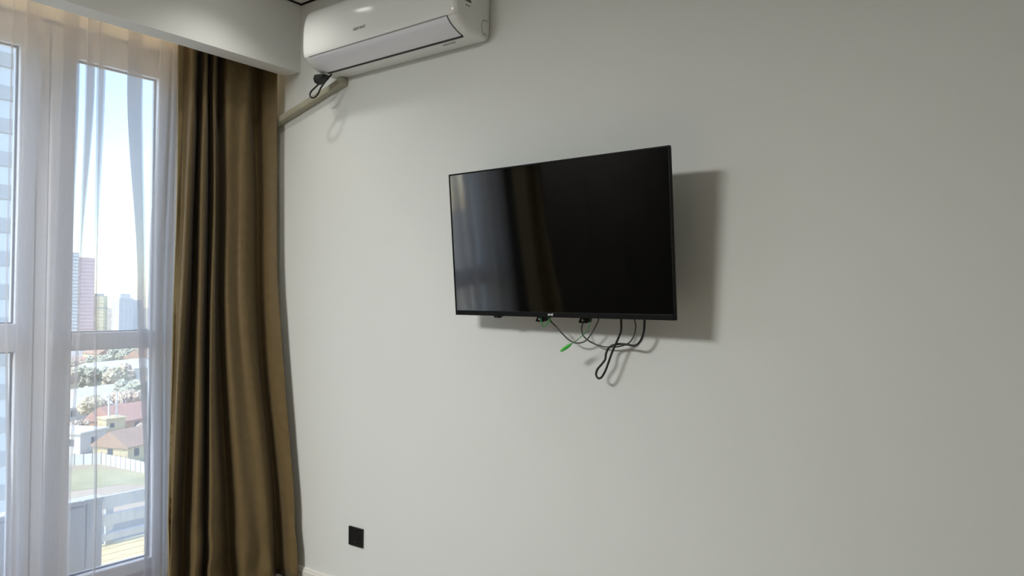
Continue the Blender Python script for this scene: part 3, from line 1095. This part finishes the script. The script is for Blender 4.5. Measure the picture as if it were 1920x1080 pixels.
house('bungalow', -126, 63.5, 11, 7, 2.6, 2.4, R(110), T['cream'], T['roof_brown'], 'bungalow with brown pitched roof just behind the white fence')
house('white_house', -139, 59.5, 7, 6, 3.4, 0.3, R(25), T['white'], T['roof_white'], 'white flat-roofed house behind the fence and the brown bungalow', flat=True)
house('red_roof_house', -152, 75, 13, 8, 2.8, 2.8, R(105), T['brick'], T['roof_red'], 'brick house with a red pitched roof')
house('long_shed', -190, 86, 16, 9, 3.2, 2.2, R(110), T['white'], T['roof_white'], 'long white shed with a shiny metal roof', 'shed')
house('white_shed', -176, 76, 10, 7, 3.0, 1.8, R(95), T['white'], T['roof_white'], 'smaller white shed with a metal roof in front of the long one', 'shed')
house('hall', -240, 114, 24, 12, 5, 2.5, R(112), T['white'], T['roof_white'], 'big white hall among the trees', 'hall')
house('villa', -262, 136, 12, 10, 6, 3, R(100), T['cream'], T['roof_brown'], 'cream villa with a brown roof beside the big white hall', 'house')
tw = empty('chimney_stack', (-141, 66.4, GZ))
MB().box(-1.7, 1.7, -1.7, 1.7, 0.001, 4.6).build('walls', T['cream'], tw)
MB().box(-1.9, 1.9, -1.9, 1.9, 4.6, 4.85).build('cornice', T['cream'], tw)
MB().box(1.69, 1.75, -1.0, -0.3, 3.1, 3.9).build('window', T['pane'], tw)
for dx in (-0.7, 0.7):
    MB().cyl((0.4, dx, 4.85), (0, 0, 1), 0.16, 4.3, 10).build('pipe', T['white'], tw)
tag(tw, 'square cream boiler tower carrying two thin white pipes', 'tower')

# fence panels between posts
fx = [(-131, 40), (-128, 52), (-124, 57), (-112, 58), (-100, 60)]
fen = empty('fence', (-120, 55, GZ))
for i in range(len(fx) - 1):
    a, b = Vector((*fx[i], GZ)), Vector((*fx[i + 1], GZ))
    L = (b - a).length
    n = max(1, round(L / 1.3))
    dv = (b - a) / n
    t = dv.normalized()
    nn = Vector((-t.y, t.x, 0)) * 0.04
    for k in range(n):
        p = a + dv * k
        q = p + dv * 0.88
        mb = MB().loft([[p - nn, q - nn, q + nn, p + nn], [v + Vector((0, 0, 1.7)) for v in (p - nn, q - nn, q + nn, p + nn)]])
        off(mb, fen).build('panel', T['fence'], fen)
        pp = p - dv * 0.06
        mb = MB().box(pp.x - 0.07, pp.x + 0.07, pp.y - 0.07, pp.y + 0.07, GZ, GZ + 1.85)
        off(mb, fen).build('post', T['fence_post'], fen)
tag(fen, 'white panel fence bordering the grass verge', 'fence')

# trees: three kinds, each built once and copied
def tree_proto(seed, m, h):
    rn = random.Random(seed)
    r = empty('tree', (0, 0, GZ))
    MB().tube([(0, 0, 0), (0.05 * h * 0.2, 0, h * 0.25), (0, 0.02 * h, h * 0.55)], lambda t: 0.03 * h * (1 - 0.6 * t), 8, 3).build('trunk', T['trunk'], r, True)
    mb = MB()
    for k in range(16):
        bm = bmesh.new()
        bmesh.ops.create_icosphere(bm, subdivisions=3, radius=1)
        c = Vector((rn.uniform(-.30, .30) * h, rn.uniform(-.30, .30) * h, h * rn.uniform(0.38, 0.82)))
        s = h * rn.uniform(0.10, 0.20)
        for v in bm.verts:
            v.co = c + v.co * s * (1 + 0.5 * mnoise.noise(v.co * 2.2 + Vector((k, seed, 0))) + 0.45 * mnoise.noise(v.co * 7 + Vector((seed, k, 0))))
        mb.add_bm(bm)
    mb.build('crown', m, r)
    return r


TL = ['pale olive bushy tree among the roofs of the town', 'pinkish brown bushy tree among the roofs of the town', 'grey green bushy tree among the roofs of the town']
TG = ['olive trees in the town', 'brown trees in the town', 'grey green trees in the town']
protos = [tree_proto(3, T['tree_a'], 7.5), tree_proto(7, T['tree_b'], 7.0), tree_proto(11, T['tree_c'], 8.5)]
used = [False] * 3
rn = random.Random(21)
spots = [(-135, 70.5, 1, .7), (-146, 66.5, 2, .8), (-164, 73, 0, 1), (-163, 80, 1, 1), (-170, 75, 1, 1), (-172, 86, 2, 1.1), (-176, 92, 0, 1.1), (-200, 88, 1, 1.1), (-205, 98, 0, 1.2),
         (-198, 104, 1, 1.1), (-215, 95, 2, 1.1), (-220, 106, 1, 1.2), (-228, 99, 0, 1.2), (-150, 64, 1, .7), (-166, 67.5, 0, .9), (-146, 50, 2, .8), (-152, 56, 0, .9)]
TAKEN = [(-126, 63.5, 7.5), (-139, 59.5, 5.5), (-152, 75, 8.5), (-190, 86, 10), (-176, 76, 7), (-240, 114, 14.5), (-262, 136, 8.5), (-141, 66.4, 3)]


def free(x, y, r):
    for (a_, b_, c_) in TAKEN:
        if math.hypot(x - a_, y - b_) < r + c_:
            return False
    TAKEN.append((x, y, r))
    return True


spots = [q for q in spots if free(q[0], q[1], 3.2 * q[3])]
FAR_HOUSES = []
for k in range(60):
    D = rn.uniform(200, 460)
    yv = D * rn.uniform(0.30, 0.58)
    if len(FAR_HOUSES) < 26 and free(-D, yv, 9):
        FAR_HOUSES.append((-D, yv))
for k in range(60):
    D = rn.uniform(160, 420)
    q = (-D, D * rn.uniform(0.31, 0.57), rn.randrange(3), rn.uniform(0.9, 1.5))
    if len(spots) < 58 and free(q[0], q[1], 3.6 * q[3]):
        spots.append(q)
for (x, yv, kd, s) in spots:
    if used[kd]:
        o = copy_tree(protos[kd])
    else:
        o = protos[kd]
        used[kd] = True
    o.location = (x, yv, GZ)
    o.rotation_euler = (0, 0, rn.uniform(0, 6.28))
    o.scale = (s, s, s * rn.uniform(0.8, 1.1))
    tag(o, TL[kd], 'tree', TG[kd])

# more houses further out
hk = [(T['white'], T['roof_white'], 'distant white house with pale metal roof', 'far white houses'), (T['cream'], T['roof_brown'], 'distant cream house with brown roof', 'far cream houses'),
      (T['brick'], T['roof_red'], 'distant brick house with red roof', 'far brick houses'), (T['grey'], T['roof_grey'], 'distant grey house with slate roof', 'far grey houses')]
for (hx, hy) in FAR_HOUSES:
    wm, rm, lb, gr = hk[rn.randrange(4)]
    house('house', hx, hy, rn.uniform(9, 14), rn.uniform(7, 10), rn.uniform(2.8, 5.5), rn.uniform(1.8, 3), rn.uniform(0, 3.1), wm, rm, lb, 'house', gr, wins=False)

# towers on the skyline
def tower(name, x, y, w, d, h, rot, m, label, cap=None, extra=None):
    r = empty(name, (x, y, GZ), (0, 0, rot))
    MB().box(-w / 2, w / 2, -d / 2, d / 2, 0.01, h).build('body', m, r)
    if cap:
        MB().box(-w / 2 + cap, w / 2 - cap, -d / 2 + cap, d / 2 - cap, h, h + 4).build('plant_room', T['white'], r)
    if extra:
        extra(r)
    tag(r, label, 'tower block')
    return r


def pale_wing(r):
    MB().box(-5.0, 5.0, -15.2, -6.45, 0.01, 69).build('pale_wing', band_mat('pale_wing_bands', (0.74, 0.74, 0.72), (0.50, 0.52, 0.52), 3.0, 0.55), r)


tower('tower_block', -706, 306.2, 12, 12.7, 65, 0, band_mat('pink_bands', (0.66, 0.47, 0.47), (0.70, 0.60, 0.60), 3.2, 0.6), 'tall pink banded tower block on the skyline', None, pale_wing)


def yellow_top(r):
    MB().box(-3, 3, -3.5, 2, 31.0, 33.0).build('plant_room', T['white'], r)
    MB().box(-5.1, 5.1, -5.1, 5.1, 19.6, 20.4).build('ledge', T['grey'], r)


tower('yellow_block', -706, 320.2, 9.6, 9.6, 31, R(45), band_mat('yellow_grid', (0.86, 0.79, 0.55), (0.66, 0.60, 0.42), 3.1, 0.55, vperiod=3.0), 'yellow apartment block beside the pink tower', None, yellow_top)
tower('grey_block', -690, 333.0, 14, 13, 29, 0, band_mat('grey_bands', (0.60, 0.61, 0.62), (0.50, 0.51, 0.53), 3.0, 0.5, vperiod=4), 'grey apartment block right next to the yellow block', 2)
tower('grey_slab', -720, 352.0, 14, 20, 27.5, 0, band_mat('grey_slab_bands', (0.64, 0.64, 0.63), (0.55, 0.55, 0.56), 3.0, 0.5, vperiod=5), 'long low grey slab at the end of the skyline group', None)

nb = empty('neighbour_building', (-84, 16.0, GZ))
MB().box(-7, 7, -12, 12.6, 0.01, 68).build('body', cmat('neighbour_wall', (0.72, 0.74, 0.75), vary=0.04), nb)
for k in range(21):
    z = 3.0 * k + 2.2
    MB().box(7.0, 7.15, -11.6, 12.2, z, z + 1.15).build('balcony_band', cmat('neighbour_band', (0.58, 0.61, 0.63), vary=0.04) if k == 0 else bpy.data.materials['neighbour_band'], nb)
    MB().box(7.0, 7.04, -11.0, 11.6, z + 1.3, z + 2.9).build('window_row', bpy.data.materials.get('neighbour_glass') or mat('neighbour_glass', (0.66, 0.72, 0.76), 0.15), nb)
tag(nb, 'pale high-rise with horizontal balcony bands close to the window', 'building')
